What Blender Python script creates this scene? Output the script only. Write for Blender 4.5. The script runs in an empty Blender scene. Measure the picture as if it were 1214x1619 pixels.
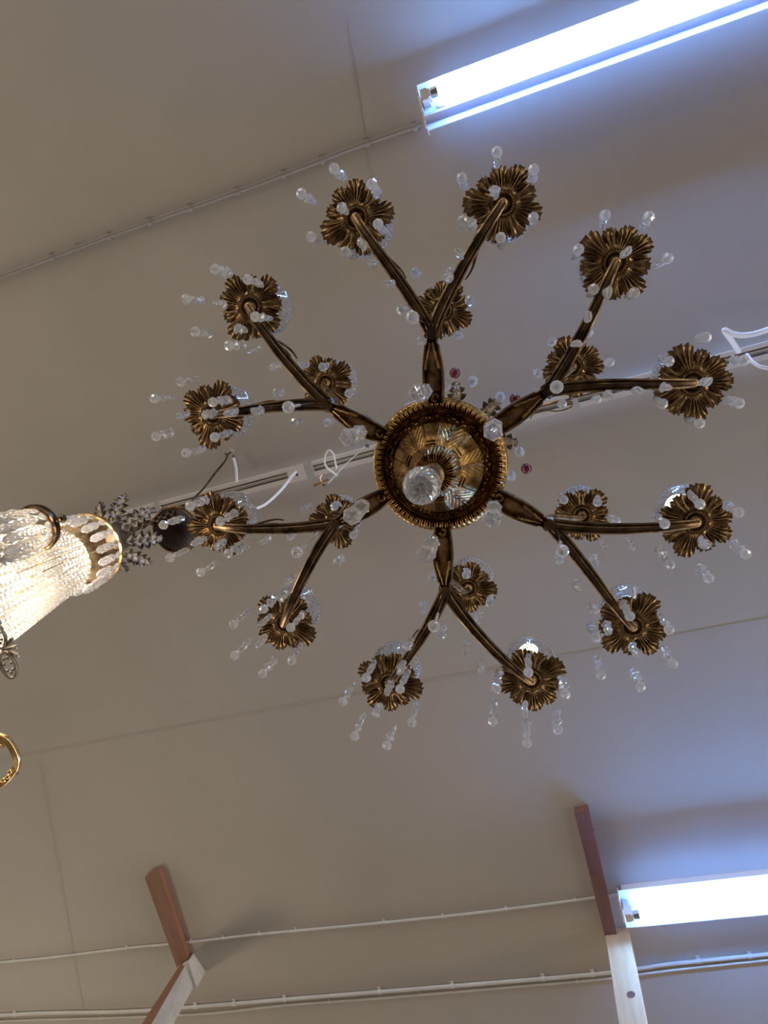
import bpy, math, random
from math import sin, cos, pi, radians, sqrt, atan2, exp
from mathutils import Vector, Matrix
random.seed(7)
sc = bpy.context.scene
col = sc.collection
H0 = 1.5                     # camera height above the floor
FPX = 1130.0
CEIL = 2.2                   # ceiling above the camera

# ---------------------------------------------------------------- camera
Zc = Vector((210.0, 236.5, -FPX)).normalized()       # world up seen from the camera
Xc = Vector((4785.0, 1153.5, FPX)); Xc = (Xc - Xc.dot(Zc)*Zc).normalized()
Yc = Zc.cross(Xc)
R = Matrix((Xc, Yc, Zc))     # camera -> world
cam_d = bpy.data.cameras.new('camera'); cam = bpy.data.objects.new('camera', cam_d); col.objects.link(cam)
cam.matrix_world = Matrix.Translation((0, 0, H0)) @ R.to_4x4()
cam_d.sensor_fit = 'VERTICAL'; cam_d.sensor_height = 24.0; cam_d.lens = FPX/1619*24.0
cam_d.clip_start = 0.01
sc.camera = cam

def P(u, v, h):
    """the point seen at photograph position (u, v) that lies h metres above the camera"""
    d = R @ Vector((u-607.0, 809.5-v, -FPX))
    d *= h/d.z
    return Vector((d.x, d.y, h+H0))

# ---------------------------------------------------------------- materials
def mat(name):
    m = bpy.data.materials.new(name); m.use_nodes = True
    nt = m.node_tree; b = nt.nodes['Principled BSDF']
    return m, nt, b
def ramp(nt, fac, stops):
    r = nt.nodes.new('ShaderNodeValToRGB')
    e = r.color_ramp.elements
    while len(e) < len(stops): e.new(0.5)
    for i, (p, c) in enumerate(stops):
        e[i].position = p; e[i].color = (*c, 1)
    nt.links.new(fac, r.inputs[0]); return r.outputs[0]
def noise(nt, scale, detail=4, rough=.55, stretch=None, kind='Object'):
    tc = nt.nodes.new('ShaderNodeTexCoord'); n = nt.nodes.new('ShaderNodeTexNoise')
    n.inputs['Scale'].default_value = scale; n.inputs['Detail'].default_value = detail; n.inputs['Roughness'].default_value = rough
    if stretch:
        mp = nt.nodes.new('ShaderNodeMapping'); mp.inputs['Scale'].default_value = stretch
        nt.links.new(tc.outputs[kind], mp.inputs[0]); nt.links.new(mp.outputs[0], n.inputs['Vector'])
    else: nt.links.new(tc.outputs[kind], n.inputs['Vector'])
    return n.outputs['Fac']
def bump(nt, b, src, strength, dist=.002):
    n = nt.nodes.new('ShaderNodeBump'); n.inputs['Strength'].default_value = strength; n.inputs['Distance'].default_value = dist
    nt.links.new(src, n.inputs['Height']); nt.links.new(n.outputs[0], b.inputs['Normal'])
def brass(name, dark, light, lo=.35, hi=.65, rough=.32, scale=45):
    m, nt, b = mat(name)
    n = noise(nt, scale, 5, .6)
    nt.links.new(ramp(nt, n, [(lo, dark), (hi, light)]), b.inputs['Base Color'])
    b.inputs['Metallic'].default_value = 1; b.inputs['Roughness'].default_value = rough
    n2 = noise(nt, 260, 3)
    bump(nt, b, n2, .35, .0008)
    return m
def plain(name, c, rough=.5, metal=0, var=.12, scale=12):
    m, nt, b = mat(name)
    n = noise(nt, scale, 3)
    a = tuple(x*(1-var) for x in c); d = tuple(min(1, x*(1+var)) for x in c)
    nt.links.new(ramp(nt, n, [(.3, a), (.7, d)]), b.inputs['Base Color'])
    b.inputs['Roughness'].default_value = rough; b.inputs['Metallic'].default_value = metal
    return m
def crystal(name, c=(1, 1, 1), body=.22, rough=0.0, bodycol=(.95, .93, .9)):
    m, nt, b = mat(name)
    b.inputs['Base Color'].default_value = (*c, 1); b.inputs['Transmission Weight'].default_value = 1
    b.inputs['Roughness'].default_value = rough; b.inputs['IOR'].default_value = 1.56
    out = [n for n in nt.nodes if n.type == 'OUTPUT_MATERIAL'][0]
    tr = nt.nodes.new('ShaderNodeBsdfTranslucent'); tr.inputs[0].default_value = (*bodycol, 1)
    df = nt.nodes.new('ShaderNodeBsdfDiffuse'); df.inputs[0].default_value = (*bodycol, 1)
    mx = nt.nodes.new('ShaderNodeMixShader'); mx.inputs[0].default_value = .5
    nt.links.new(tr.outputs[0], mx.inputs[1]); nt.links.new(df.outputs[0], mx.inputs[2])
    m2 = nt.nodes.new('ShaderNodeMixShader'); m2.inputs[0].default_value = body
    nt.links.new(b.outputs[0], m2.inputs[1]); nt.links.new(mx.outputs[0], m2.inputs[2])
    nt.links.new(m2.outputs[0], out.inputs[0])
    return m
def emit(name, c, s):
    m, nt, b = mat(name)
    b.inputs['Base Color'].default_value = (.8, .8, .8, 1)
    b.inputs['Emission Color'].default_value = (*c, 1); b.inputs['Emission Strength'].default_value = s
    return m
M = {}
M['brass'] = brass('aged_brass', (.12, .065, .028), (.52, .34, .14))
M['brass_dish'] = brass('aged_brass_leaf', (.11, .065, .033), (.40, .26, .12), .3, .7, .30, 60)
M['bowl'] = brass('old_gold_brass', (.085, .042, .014), (.52, .31, .10), .3, .68, .25, 55)
M['bronze'] = brass('dark_bronze', (.045, .03, .02), (.22, .14, .075), rough=.28, scale=30)
M['pewter'] = brass('dull_grey_bronze', (.16, .13, .1), (.42, .36, .28), rough=.45)
M['polished'] = brass('bright_brass', (.55, .36, .14), (.95, .68, .32), rough=.25)
M['copper'] = brass('rosy_copper', (.5, .25, .16), (.85, .5, .34), rough=.3)
M['steel'] = plain('zinc_steel', (.45, .46, .45), .35, 1)
M['crystal'] = crystal('cut_crystal', body=.33)
M['cup'] = crystal('cup_glass', body=.20)
M['glass'] = crystal('clear_glass', body=.10)
M['etched'] = crystal('etched_glass', body=.55, rough=.2)
M['prism'] = crystal('pressed_crystal', body=.16)
M['ruby'] = crystal('deep_red_glass', (.25, .02, .04), .12, 0, (.25, .02, .04))
M['sleeve'] = plain('ivory_sleeve', (.7, .64, .5), .5)
M['filament'] = emit('hot_filament', (1, .5, .15), 6)
M['white'] = plain('white_enamel', (.78, .76, .74), .35, var=.04)
M['track'] = plain('white_track_paint', (.74, .69, .64), .4, var=.05)
M['track_dark'] = plain('track_slot_grey', (.45, .42, .39), .4)
M['clip'] = plain('grey_plastic', (.5, .5, .48), .4)
M['cord'] = plain('white_pvc_cord', (.8, .77, .72), .4, var=.04)
M['conduit'] = plain('painted_conduit', (.30, .265, .23), .6, var=.08)
M['cable'] = plain('painted_cable', (.62, .6, .54), .55, var=.08)
M['black'] = plain('black_plastic', (.02, .03, .03), .4)
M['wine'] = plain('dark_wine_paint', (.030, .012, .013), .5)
M['tube'] = emit('fluorescent_tube', (.15, .38, 1.0), 150)
M['lampglow'] = emit('lit_bulb', (1, .80, .55), 60)
M['frosted'] = emit('softly_lit_bulb', (1, .86, .62), 3.5)
m, nt, b = mat('white_translucent_reflector'); b.inputs['Base Color'].default_value = (.8, .82, .85, 1); b.inputs['Roughness'].default_value = .4
out = [n for n in nt.nodes if n.type == 'OUTPUT_MATERIAL'][0]; tr = nt.nodes.new('ShaderNodeBsdfTranslucent'); tr.inputs[0].default_value = (.8, .85, .95, 1)
mx = nt.nodes.new('ShaderNodeMixShader'); mx.inputs[0].default_value = .42; nt.links.new(b.outputs[0], mx.inputs[1]); nt.links.new(tr.outputs[0], mx.inputs[2]); nt.links.new(mx.outputs[0], out.inputs[0])
M['reflector'] = m
M['greypaint'] = plain('grey_white_paint', (.50, .47, .42), .6)
M['floor'] = plain('brown_concrete', (.20, .16, .13), .7)
# ceiling paint
m, nt, b = mat('ceiling_paint')
n = noise(nt, .9, 6, .6)
nt.links.new(ramp(nt, n, [(.3, (.47, .435, .385)), (.7, (.55, .51, .455))]), b.inputs['Base Color'])
b.inputs['Roughness'].default_value = .75
bump(nt, b, noise(nt, 60, 4), .15, .002)
M['ceiling'] = m
M['seam'] = plain('ceiling_joint', (.475, .44, .392), .8)
def wood(name, a, c, scale=(3, 40, 40)):
    m, nt, b = mat(name)
    n = noise(nt, 1.6, 6, .65, scale)
    nt.links.new(ramp(nt, n, [(.3, a), (.7, c)]), b.inputs['Base Color']); b.inputs['Roughness'].default_value = .6
    return m
M['pine'] = wood('pale_pine', (.54, .36, .18), (.68, .49, .28), (40, 40, 3))
M['shaded'] = wood('shaded_pine', (.16, .07, .05), (.24, .11, .08), (40, 3, 40))  # same pine as the post, with its shade put into a darker colour
M['redpine'] = wood('reddish_pine', (.20, .088, .048), (.28, .13, .075), (40, 3, 40))
M['knot'] = plain('pine_knot', (.14, .06, .04), .7)

# ---------------------------------------------------------------- mesh tools
class MB:
    def __init__(s): s.v = []; s.f = []; s.m = []
    def add(s, vs, fs, mi=0):
        k = len(s.v); s.v += [Vector(v) for v in vs]; s.f += [tuple(i+k for i in f) for f in fs]; s.m += [mi]*len(fs)
    def box(s, c, size, rot=None, mi=0):
        c = Vector(c); x, y, z = (q/2 for q in size)
        vs = [Vector((a*x, b*y, d*z)) for a in (-1, 1) for b in (-1, 1) for d in (-1, 1)]
        if rot is not None: vs = [rot @ v for v in vs]
        s.add([v+c for v in vs], [(0, 1, 3, 2), (4, 6, 7, 5), (0, 4, 5, 1), (2, 3, 7, 6), (0, 2, 6, 4), (1, 5, 7, 3)], mi)
    def lathe(s, prof, c=(0, 0, 0), n=24, mi=0, rot=None, twist=0, cap=True):
        c = Vector(c); vs = []; fs = []
        for i, (r, z) in enumerate(prof):
            for k in range(n):
                a = 2*pi*k/n + twist*i
                v = Vector((r*cos(a), r*sin(a), z))
                if rot is not None: v = rot @ v
                vs.append(v+c)
        for i in range(len(prof)-1):
            for k in range(n):
                a, b2 = i*n+k, i*n+(k+1) % n
                fs.append((a, b2, b2+n, a+n))
        cap = cap and prof[0] != prof[-1]
        if cap and prof[0][0] > 1e-6: fs.append(tuple(range(n))[::-1])
        if cap and prof[-1][0] > 1e-6: fs.append(tuple(range((len(prof)-1)*n, len(prof)*n)))
        s.add(vs, fs, mi)
    def tube(s, pts, r, n=8, mi=0, cap=True, closed=False):
        pts = [Vector(p) for p in pts]; m_ = len(pts); vs = []; fs = []
        up = None
        for i, p in enumerate(pts):
            if closed: t = (pts[(i+1) % m_]-pts[i-1])
            else: t = pts[min(i+1, m_-1)]-pts[max(i-1, 0)]
            t.normalize()
            if up is None:
                up = Vector((0, 0, 1)) if abs(t.z) < .9 else Vector((1, 0, 0))
            a = up - up.dot(t)*t
            if a.length < 1e-5: a = t.orthogonal()
            a.normalize(); up = a; b2 = t.cross(a)
            rr = r[i] if isinstance(r, (list, tuple)) else r
            for k in range(n):
                g = 2*pi*k/n
                vs.append(p+(a*cos(g)+b2*sin(g))*rr)
        for i in range(m_ if closed else m_-1):
            j = (i+1) % m_
            for k in range(n):
                fs.append((i*n+k, i*n+(k+1) % n, j*n+(k+1) % n, j*n+k))
        if cap and not closed:
            fs.append(tuple(range(n))[::-1]); fs.append(tuple(range((m_-1)*n, m_*n)))
        s.add(vs, fs, mi)
    def sweep(s, pts, prof, scales=None, closed_prof=True, mi=0):
        """sweep a 2-D profile (side, up) along a path, upright"""
        pts = [Vector(p) for p in pts]; m_ = len(pts); n = len(prof); vs = []; fs = []
        for i, p in enumerate(pts):
            t = (pts[min(i+1, m_-1)]-pts[max(i-1, 0)]).normalized()
            side = t.cross(Vector((0, 0, 1)))
            if side.length < .15: side = prev
            side.normalize(); prev = side
            u = side.cross(t)
            sx, sy = scales[i] if scales else (1, 1)
            for (a, b2) in prof: vs.append(p+side*a*sx+u*b2*sy)
        for i in range(m_-1):
            for k in range(n if closed_prof else n-1):
                k2 = (k+1) % n
                fs.append((i*n+k, i*n+k2, (i+1)*n+k2, (i+1)*n+k))
        if closed_prof:
            fs.append(tuple(range(n))[::-1]); fs.append(tuple(range((m_-1)*n, m_*n)))
        s.add(vs, fs, mi)
    def sphere(s, c, r, n=12, m_=8, mi=0, sz=1):
        s.lathe([(max(0, r*sin(pi*i/m_)), -r*cos(pi*i/m_)*sz) for i in range(m_+1)], c, n, mi)
    def build(s, name, mats, parent=None, smooth=True, loc=None, sharp=40):
        me = bpy.data.meshes.new(name)
        me.from_pydata([tuple(v) for v in s.v], [], s.f)
        mats = mats if isinstance(mats, (list, tuple)) else [mats]
        for q in mats: me.materials.append(q)
        for p, i in zip(me.polygons, s.m): p.material_index = i
        me.validate(); 
        import bmesh
        bm = bmesh.new(); bm.from_mesh(me); bmesh.ops.remove_doubles(bm, verts=bm.verts, dist=1e-6)
        bmesh.ops.recalc_face_normals(bm, faces=bm.faces)
        for f in bm.faces: f.smooth = smooth
        if smooth:
            th = radians(sharp)
            for e in bm.edges:
                if len(e.link_faces) == 2 and e.calc_face_angle(0) > th: e.smooth = False
        bm.to_mesh(me); bm.free()
        o = bpy.data.objects.new(name, me); col.objects.link(o)
        if parent is not None: o.parent = parent
        if loc is not None: o.location = loc
        return o
def tag(o, label, cat, group=None):
    o['label'] = label; o['category'] = cat
    if group: o['group'] = group
    return o
def empty(name, loc):
    o = bpy.data.objects.new(name, None); col.objects.link(o); o.location = loc
    o.empty_display_size = .05
    return o
def structure(o): o['kind'] = 'structure'; return o
def dup(o, parent=None, loc=None, rz=None, name=None):
    c = o.copy(); col.objects.link(c); c.parent = parent
    if loc is not None: c.location = loc
    if rz is not None: c.rotation_euler = (0, 0, rz)
    for ch in kids.get(o.name, []):
        d = ch.copy(); col.objects.link(d); d.parent = c
    return c
kids = {}
def bez(a, b, c, d, n=16):
    return [a*(1-t)**3+b*3*t*(1-t)**2+c*3*t*t*(1-t)+d*t**3 for t in (i/n for i in range(n+1))]
def smooth_path(pts, n=8):
    pts = [Vector(p) for p in pts]; out = []
    for i in range(len(pts)-1):
        p0 = pts[max(i-1, 0)]; p1 = pts[i]; p2 = pts[i+1]; p3 = pts[min(i+2, len(pts)-1)]
        for k in range(n):
            t = k/n
            out.append(.5*((2*p1)+(p2-p0)*t+(2*p0-5*p1+4*p2-p3)*t*t+(3*p1-p0-3*p2+p3)*t**3))
    out.append(pts[-1]); return out

# ---------------------------------------------------------------- the setting
mb = MB(); mb.box((0, 0, H0+CEIL+.05), (15, 15, .1)); structure(mb.build('ceiling', M['ceiling'], smooth=False))
mb = MB(); mb.box((0, 0, -.05), (15, 15, .1)); structure(mb.build('floor', M['floor'], smooth=False))
def seam(n, a, b, w=.006):
    a = P(*a, CEIL); b = P(*b, CEIL); d = (b-a); L = d.length; ang = atan2(d.y, d.x)
    mb = MB(); mb.box(((a+b)/2)-Vector((0, 0, .0004)), (L, w, .0012), Matrix.Rotation(ang, 3, 'Z'))
    structure(mb.build('trim_%d' % n, M['seam'], smooth=False))
seam(1, (-400, 1273), (1500, 925), .004)
seam(2, (548, 30), (606, 400), .002)
seam(3, (64, 1200), (140, 1640), .002)

# cables and conduit fixed along the ceiling
def run(name, label, pts, r, matl, clips, gap=0.0, group=None):
    path = smooth_path([P(u, v, CEIL-r-.001) for u, v in pts], 6)
    t = empty(name, path[0])
    mb = MB(); mb.tube([p-path[0] for p in path], r, 10); mb.build('cable_sheath' if r < .006 else 'pipe', matl, t)
    L = (path[-1]-path[0]); 
    for (u, v) in clips:
        c = P(u, v, CEIL-r-.001)
        a, b = min(zip(path, path[1:]), key=lambda s: (s[0]-c).length)
        d = (b-a).normalized(); c = a + d*max(0, (c-a).dot(d))
        mb = MB(); side = Vector((-d.y, d.x, 0)); rot = Matrix((d, side, Vector((0, 0, 1)))).transposed()
        arc = [(-2.4*r, .95*r), (-2.4*r, .5*r), (-1.25*r, .4*r)] + [(-1.3*r*cos(k*pi/8), -1.3*r*sin(k*pi/8)) for k in range(9)] + [(1.25*r, .4*r), (1.5*r, .95*r)]
        vs = []; 
        for x in (-1.0*r, 1.0*r):
            for (y, z) in arc: vs.append(rot @ Vector((x, y, z)))
        n_ = len(arc)
        mb.add(vs, [(k, k+1, n_+k+1, n_+k) for k in range(n_-1)] + [tuple(range(n_)), tuple(range(n_, 2*n_))])
        mb.build('clip', matl, t, loc=c-path[0])
    return tag(t, label, 'cable' if r < .006 else 'conduit', group)
run('ceiling_conduit', 'thin brown painted conduit clipped along ceiling beside the large fluorescent light',
    [(-120, 482), (0, 438), (120, 393), (225, 355), (375, 303), (480, 264), (560, 233), (668, 196)], .0068, M['conduit'],
    [(72, 410), (121, 391), (163, 375), (235, 350), (298, 327), (370, 303), (443, 273), (508, 250), (580, 224), (650, 200)])
run('ceiling_cable', 'thin white cable clipped across ceiling, crossing behind both timber battens',
    [(-60, 1526), (60, 1516), (200, 1499), (255, 1494), (300, 1489), (350, 1484), (420, 1476), (560, 1463), (700, 1449), (820, 1435), (985, 1413)], .0045, M['cable'],
    [(22, 1519), (201, 1500), (302, 1489), (352, 1483), (410, 1477), (467, 1470), (600, 1458), (700, 1448), (800, 1437), (903, 1423)])
run('ceiling_cable', 'thick white upper cable of the pair clipped along ceiling at bottom of photo',
    [(-60, 1609), (60, 1602), (200, 1599), (330, 1590), (450, 1580), (600, 1568), (800, 1552), (960, 1538), (1060, 1524), (1200, 1510), (1320, 1497)], .0064, M['cable'],
    [(22, 1601), (299, 1593), (367, 1586), (441, 1580), (600, 1568), (715, 1559), (850, 1549), (932, 1539), (1098, 1524), (1186, 1513)])
run('ceiling_cable', 'thin white lower cable of the pair clipped along ceiling at bottom of photo',
    [(-60, 1616), (60, 1612), (200, 1608), (330, 1602), (450, 1589), (600, 1578), (800, 1561), (960, 1547), (1060, 1534), (1200, 1519), (1320, 1507)], .0042, M['cable'],
    [(160, 1609), (520, 1584), (660, 1573), (900, 1552), (1140, 1525)])

# ---------------------------------------------------------------- fluorescent fixtures
def fixture(name, label, a, b, L, wing, hh=2.10):
    """a, b: photo positions of the two corners of the near end (far side, near side)"""
    pa = P(*a, hh); pb = P(*b, hh)
    x0 = (pa.x+pb.x)/2; y0 = min(pa.y, pb.y); y1 = max(pa.y, pb.y)
    root = empty(name, (x0, (y0+y1)/2, H0+hh))
    W = y1-y0; lit = W*(.64 if wing else 1)
    yl0 = -W/2; yl1 = yl0+lit; top = CEIL-hh
    mb = MB()
    # open trough over the lit tube: thin sheet, section swept along x
    tz = .036
    sec = [(yl0, -.001), (yl0+.0015, 0), (yl0+.010, tz), (yl1-.010, tz), (yl1-.0015, 0), (yl1, -.001)]
    vs = [(x, y, z) for x in (0, L) for (y, z) in sec]; n = len(sec)
    mb.add(vs, [(k, k+1, n+k+1, n+k) for k in range(n-1)])
    mb.build('reflector', M['reflector'], root, smooth=False)
    mb = MB(); mb.box((L/2, (yl0+yl1)/2, (tz+top)/2+.001), (L-.02, lit*.3, top-tz-.002)); mb.build('housing', M['white'], root, smooth=False)
    if wing:
        mb = MB(); a0 = yl1; 
        sec = [(a0, .002), (a0+.006, -.004), (a0+.022, .010), (a0+.026, .006), (W/2-.008, .000), (W/2, -.004), (W/2, .002), (W/2-.010, .008), (a0+.026, .03), (a0, .03)]
        n = len(sec); vs = [(x, y, z) for x in (0, L) for (y, z) in sec]
        mb.add(vs, [(k, (k+1) % n, n+(k+1) % n, n+k) for k in range(n)] + [tuple(range(n)), tuple(range(n, 2*n))])
        mb.build('side_wing', M['reflector'], root, smooth=False)
    # end plate with punched teeth
    mb = MB(); mb.box((-.001, 0, .018), (.002, W, .036))
    for k in range(6): mb.box((-.004, -W*.25+k*W*.12, .012), (.004, W*.06, .018))
    mb.build('end_plate', M['white'], root, smooth=False)
    mb = MB(); yc = (yl0+yl1)/2
    mb.box((.014, yc, .002), (.018, .028, .064)); mb.box((.026, yc, -.008), (.006, .020, .046)); mb.build('lamp_holder', M['white'], root, smooth=False)
    mb = MB(); mb.box((.05, yl1-.02, .030), (.02, .012, .010)); mb.build('starter', M['clip'], root, smooth=False)
    rx = Matrix.Rotation(pi/2, 3, 'Y')
    mb = MB(); mb.lathe([(.0, .03), (.012, .03), (.013, .034), (.013, .05)], (0, yc, -.018), 20, rot=rx); mb.build('tube_cap', M['steel'], root)
    mb = MB(); mb.lathe([(.013, .05), (.013, L-.05)], (0, yc, -.018), 20, rot=rx); mb.build('tube', M['tube'], root)
    tag(root, label, 'light fixture', 'fluorescent ceiling lights')
    return root
fixture('fluorescent_light', 'long white fluorescent fixture at top right with unlit side wing, conduit running to its end', (658, 135), (678, 207), 1.5, True)
fixture('fluorescent_light', 'white fluorescent fixture at lower right whose end touches the tall timber post', (980, 1416), (989, 1467), 1.5, False)

# ---------------------------------------------------------------- timbers
def quadbox(name, mats, corners, top, parent, fmats=None, smooth=False):
    """corners: four points (bottom face), extruded up to height top"""
    mb = MB(); vs = list(corners)+[Vector((c.x, c.y, top)) for c in corners]
    mb.add(vs, [(0, 1, 2, 3), (4, 5, 6, 7), (0, 1, 5, 4), (1, 2, 6, 5), (2, 3, 7, 6), (3, 0, 4, 7)])
    if fmats: mb.m = fmats
    return mb.build(name, mats, parent, smooth)
hb = CEIL-.03
cs = [P(908, 1285, hb), P(931, 1281, hb), P(975, 1477, hb), P(956, 1480, hb)]
r1 = empty('ceiling_batten', (cs[0]+cs[2])/2); o_ = r1.location.copy()
quadbox('board', M['shaded'], [c-o_ for c in cs], H0+CEIL-o_.z, r1)
for u, v in ((935, 1312), (936, 1380)):
    mb = MB(); mb.lathe([(0, -.0012), (.007, -.001), (.0085, 0.001)], P(u, v, hb)-o_, 14); mb.build('knot', M['knot'], r1)
tag(r1, 'pine batten on ceiling, coloured dark as if shaded, leading to the tall post near lower right light', 'timber batten')
a = P(957, 1479, CEIL-.03); b = P(994, 1475, CEIL-.03); dd = (b-a).normalized(); pr = Vector((-dd.y, dd.x, 0))
if pr.y < 0: pr = -pr
wd = (b-a).length
r2 = empty('timber_post', ((a+b)/2+pr*.03).to_2d().to_3d())
mb = MB(); rot = Matrix((dd, pr, Vector((0, 0, 1)))).transposed()
mb.box((0, 0, (H0+CEIL-.001)/2), (wd, .06, H0+CEIL-.001), rot); post = mb.build('post', M['pine'], r2, smooth=False)
mb = MB(); q = P(992, 1598, 1.93)-r2.location
mb.lathe([(0, -.001), (.010, -.0008), (.012, .0008)], (dd*.01-pr*.0305)+Vector((0, 0, q.z)), 16, rot=Matrix.Rotation(pi/2, 3, 'X')); mb.build('knot', M['knot'], r2)
tag(r2, 'tall pale pine post with a dark knot standing beside lower right fluorescent light', 'timber post')
cs = [P(229, 1388, hb), P(252, 1377, hb), P(298, 1522, hb), P(280, 1531, hb)]
r3 = empty('ceiling_batten', (cs[0]+cs[2])/2); o_ = r3.location.copy()
quadbox('board', M['redpine'], [c-o_ for c in cs], H0+CEIL-o_.z, r3)
tag(r3, 'reddish brown timber batten on ceiling above the slanting white brace at lower left', 'timber batten')
# slanting brace with a white painted block at its head
r4 = empty('timber_brace', P(292, 1545, 2.15)); o_ = r4.location.copy()
mb = MB(); hs = [P(279, 1532, 2.155), P(298, 1521, 2.155), P(311, 1562, 2.12), P(301, 1567, 2.12), P(285, 1566, 2.12)]
vs = [h-o_ for h in hs]+[Vector((h.x, h.y, H0+CEIL-.001))-o_ for h in hs]
mb.add(vs, [(0, 1, 2, 3, 4), (5, 6, 7, 8, 9)]+[(k, (k+1) % 5, 5+(k+1) % 5, 5+k) for k in range(5)])
mb.build('painted_head', M['greypaint'], r4, smooth=False)
mb = MB(); A = [P(288, 1535, 2.13), P(306, 1560, 2.13)]; B = [P(205, 1680, 1.75), P(235, 1692, 1.75)]
t_ = Vector((0, 0, .05)); e1 = P(278, 1537, 2.13); e2 = P(190, 1675, 1.75)
vs = [A[0], A[1], B[1], B[0], A[0]+t_, A[1]+t_, B[1]+t_, B[0]+t_]; vs = [v-o_ for v in vs]
mb.add(vs, [(0, 1, 2, 3), (4, 5, 6, 7), (0, 1, 5, 4), (1, 2, 6, 5), (2, 3, 7, 6)])
vs = [v-o_ for v in (A[0], B[0], B[0]+t_, A[0]+t_, e1, e2, e2+t_, e1+t_)]
mb.add(vs, [(0, 1, 5, 4), (4, 5, 6, 7), (3, 2, 6, 7), (1, 2, 6, 5), (0, 3, 7, 4)], 1)
mb.build('brace_board', [M['greypaint'], M['redpine']], r4, smooth=False)
tag(r4, 'slanting timber brace, white painted with a bare orange edge, at bottom left', 'timber brace')

# ---------------------------------------------------------------- lighting track with its wires
tr0 = P(590, 717, 2.165)
TX0, TX1 = P(60, 845, 2.165).x, P(1500, 480, 2.165).x
root = empty('lighting_track', (0, tr0.y, H0+2.165))
w = .0235; hz = CEIL-2.165
mb = MB()
sec = [(-w, hz), (-w, 0), (-w+.012, 0), (-w+.012, .014), (-.006, .014), (-.006, .003), (-.002, .003), (-.002, .014), (.008, .014), (.008, 0), (w, 0), (w, hz)]
n = len(sec); vs = [(x, y, z) for x in (TX0, TX1) for (y, z) in sec]
mb.add(vs, [(k, (k+1) % n, n+(k+1) % n, n+k) for k in range(n)] + [tuple(range(n)), tuple(range(n, 2*n))])
mb.build('rail', M['track'], root, smooth=False)
mb = MB(); mb.box(((TX0+TX1)/2, 0.003, .0125), (TX1-TX0, .009, .002)); mb.box(((TX0+TX1)/2, -.0085, .0125), (TX1-TX0, .004, .002)); mb.build('slot_liner', M['track_dark'], root, smooth=False)
mb = MB(); mb.tube([((TX0+TX1)/2-1.5, .001, .004), ((TX0+TX1)/2+1.5, .001, .004)], .0016, 6); mb.build('conductor', M['steel'], root)
def along(u, v): return P(u, v, 2.16)-root.location
for (u0, v0, u1, v1, nm, mt) in ((453, 748, 481, 741, 'cover_plate', 'track'), (482, 743, 494, 740, 'connector', 'clip'), (244, 802, 252, 800, 'connector', 'clip'), (1092, 589, 1097, 588, 'connector', 'clip'), (905, 634, 914, 632, 'connector', 'clip')):
    x0, x1 = along(u0, v0).x, along(u1, v1).x
    mb = MB(); mb.box(((x0+x1)/2, 0, .004), (x1-x0, 2*w+.003, .012)); mb.build(nm, M[mt], root, smooth=False)
mb = MB(); q = along(468, 747); mb.lathe([(.004, -.0035), (.004, 0)], (q.x, .004, 0), 12); mb.build('cord_hole', M['black'], root)
tag(root, 'long white lighting track on the ceiling running behind the big brass chandelier', 'lighting track')

def cord(name, label, cat, pts, r, matl, n=6, extra=None):
    path = smooth_path([P(*p) for p in pts], n); o = path[0].copy()
    mb = MB(); mb.tube([p-o for p in path], r, 8)
    if extra:
        t = empty(name, o); mb.build(extra[0], matl, t)
        for (pn, ppts, pr_, pm) in extra[1]:
            q = smooth_path([P(*p) for p in ppts], n); mb = MB(); mb.tube([p-o for p in q], pr_, 8); mb.build(pn, pm, t)
        return tag(t, label, cat)
    ob = mb.build(name, matl, loc=o); return tag(ob, label, cat)
cord('electric_cord', 'short clear white cord dropping diagonally from hole in track cover plate', 'cord',
     [(468, 746, 2.165), (462, 752, 2.13), (445, 774, 2.06), (420, 797, 1.98), (398, 806, 1.94)], .0042, M['cord'])
cord('electric_cord', 'white looped cord hanging from track beside the straight steel hook rod', 'cord',
     [(533, 752, 2.14), (524, 745, 2.10), (516, 738, 2.08), (513, 728, 2.07), (516, 716, 2.06), (521, 712, 2.06), (527, 718, 2.06), (529, 726, 2.08), (532, 740, 2.165)], .0028, M['cord'])
cord('steel_hook_rod', 'straight zinc steel hook rod with brass cross terminal, crossing the track', 'hook rod',
     [(514, 767, 1.98), (520, 763, 2.0), (548, 733, 2.06), (578, 705, 2.12)], .0022, M['steel'], 6,
     ('rod', [('cross_terminal', [(496, 768, 1.98), (507, 763, 1.98), (519, 758, 1.98)], .0035, M['polished']),
              ('terminal_stem', [(508, 752, 1.99), (506, 758, 1.98), (510, 764, 1.98)], .003, M['copper']),
              ('hook_tip', [(514, 767, 1.98), (510, 766, 1.97), (512, 769, 1.97)], .0025, M['bronze']),
              ('dark_cap', [(577, 706, 2.12), (580, 704, 2.125), (582, 706, 2.13)], .0042, M['black'])]))
cord('brown_hook_rod', 'bent brown metal hook rod reaching from ceiling hook down to round canopy', 'hook rod',
     [(367, 714, 2.19), (361, 718, 2.17), (355, 730, 2.12), (340, 748, 2.05), (322, 772, 1.98), (303, 792, 1.92), (288, 815, 1.88)], .0032, M['bronze'], 6,
     ('rod', [('terminal_block', [(364, 712, 2.185), (370, 714, 2.185)], .006, M['etched']),
              ('terminal_screw', [(356, 717, 2.18), (358, 719, 2.17)], .003, M['black']),
              ('green_tip', [(369, 720, 2.18), (369, 727, 2.17)], .003, M['black'])]))
cord('electric_cord', 'short clear cord joining the ceiling terminal block to the track', 'cord',
     [(369, 724, 2.17), (373, 740, 2.16), (374, 762, 2.165)], .0045, M['cord'])
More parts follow.
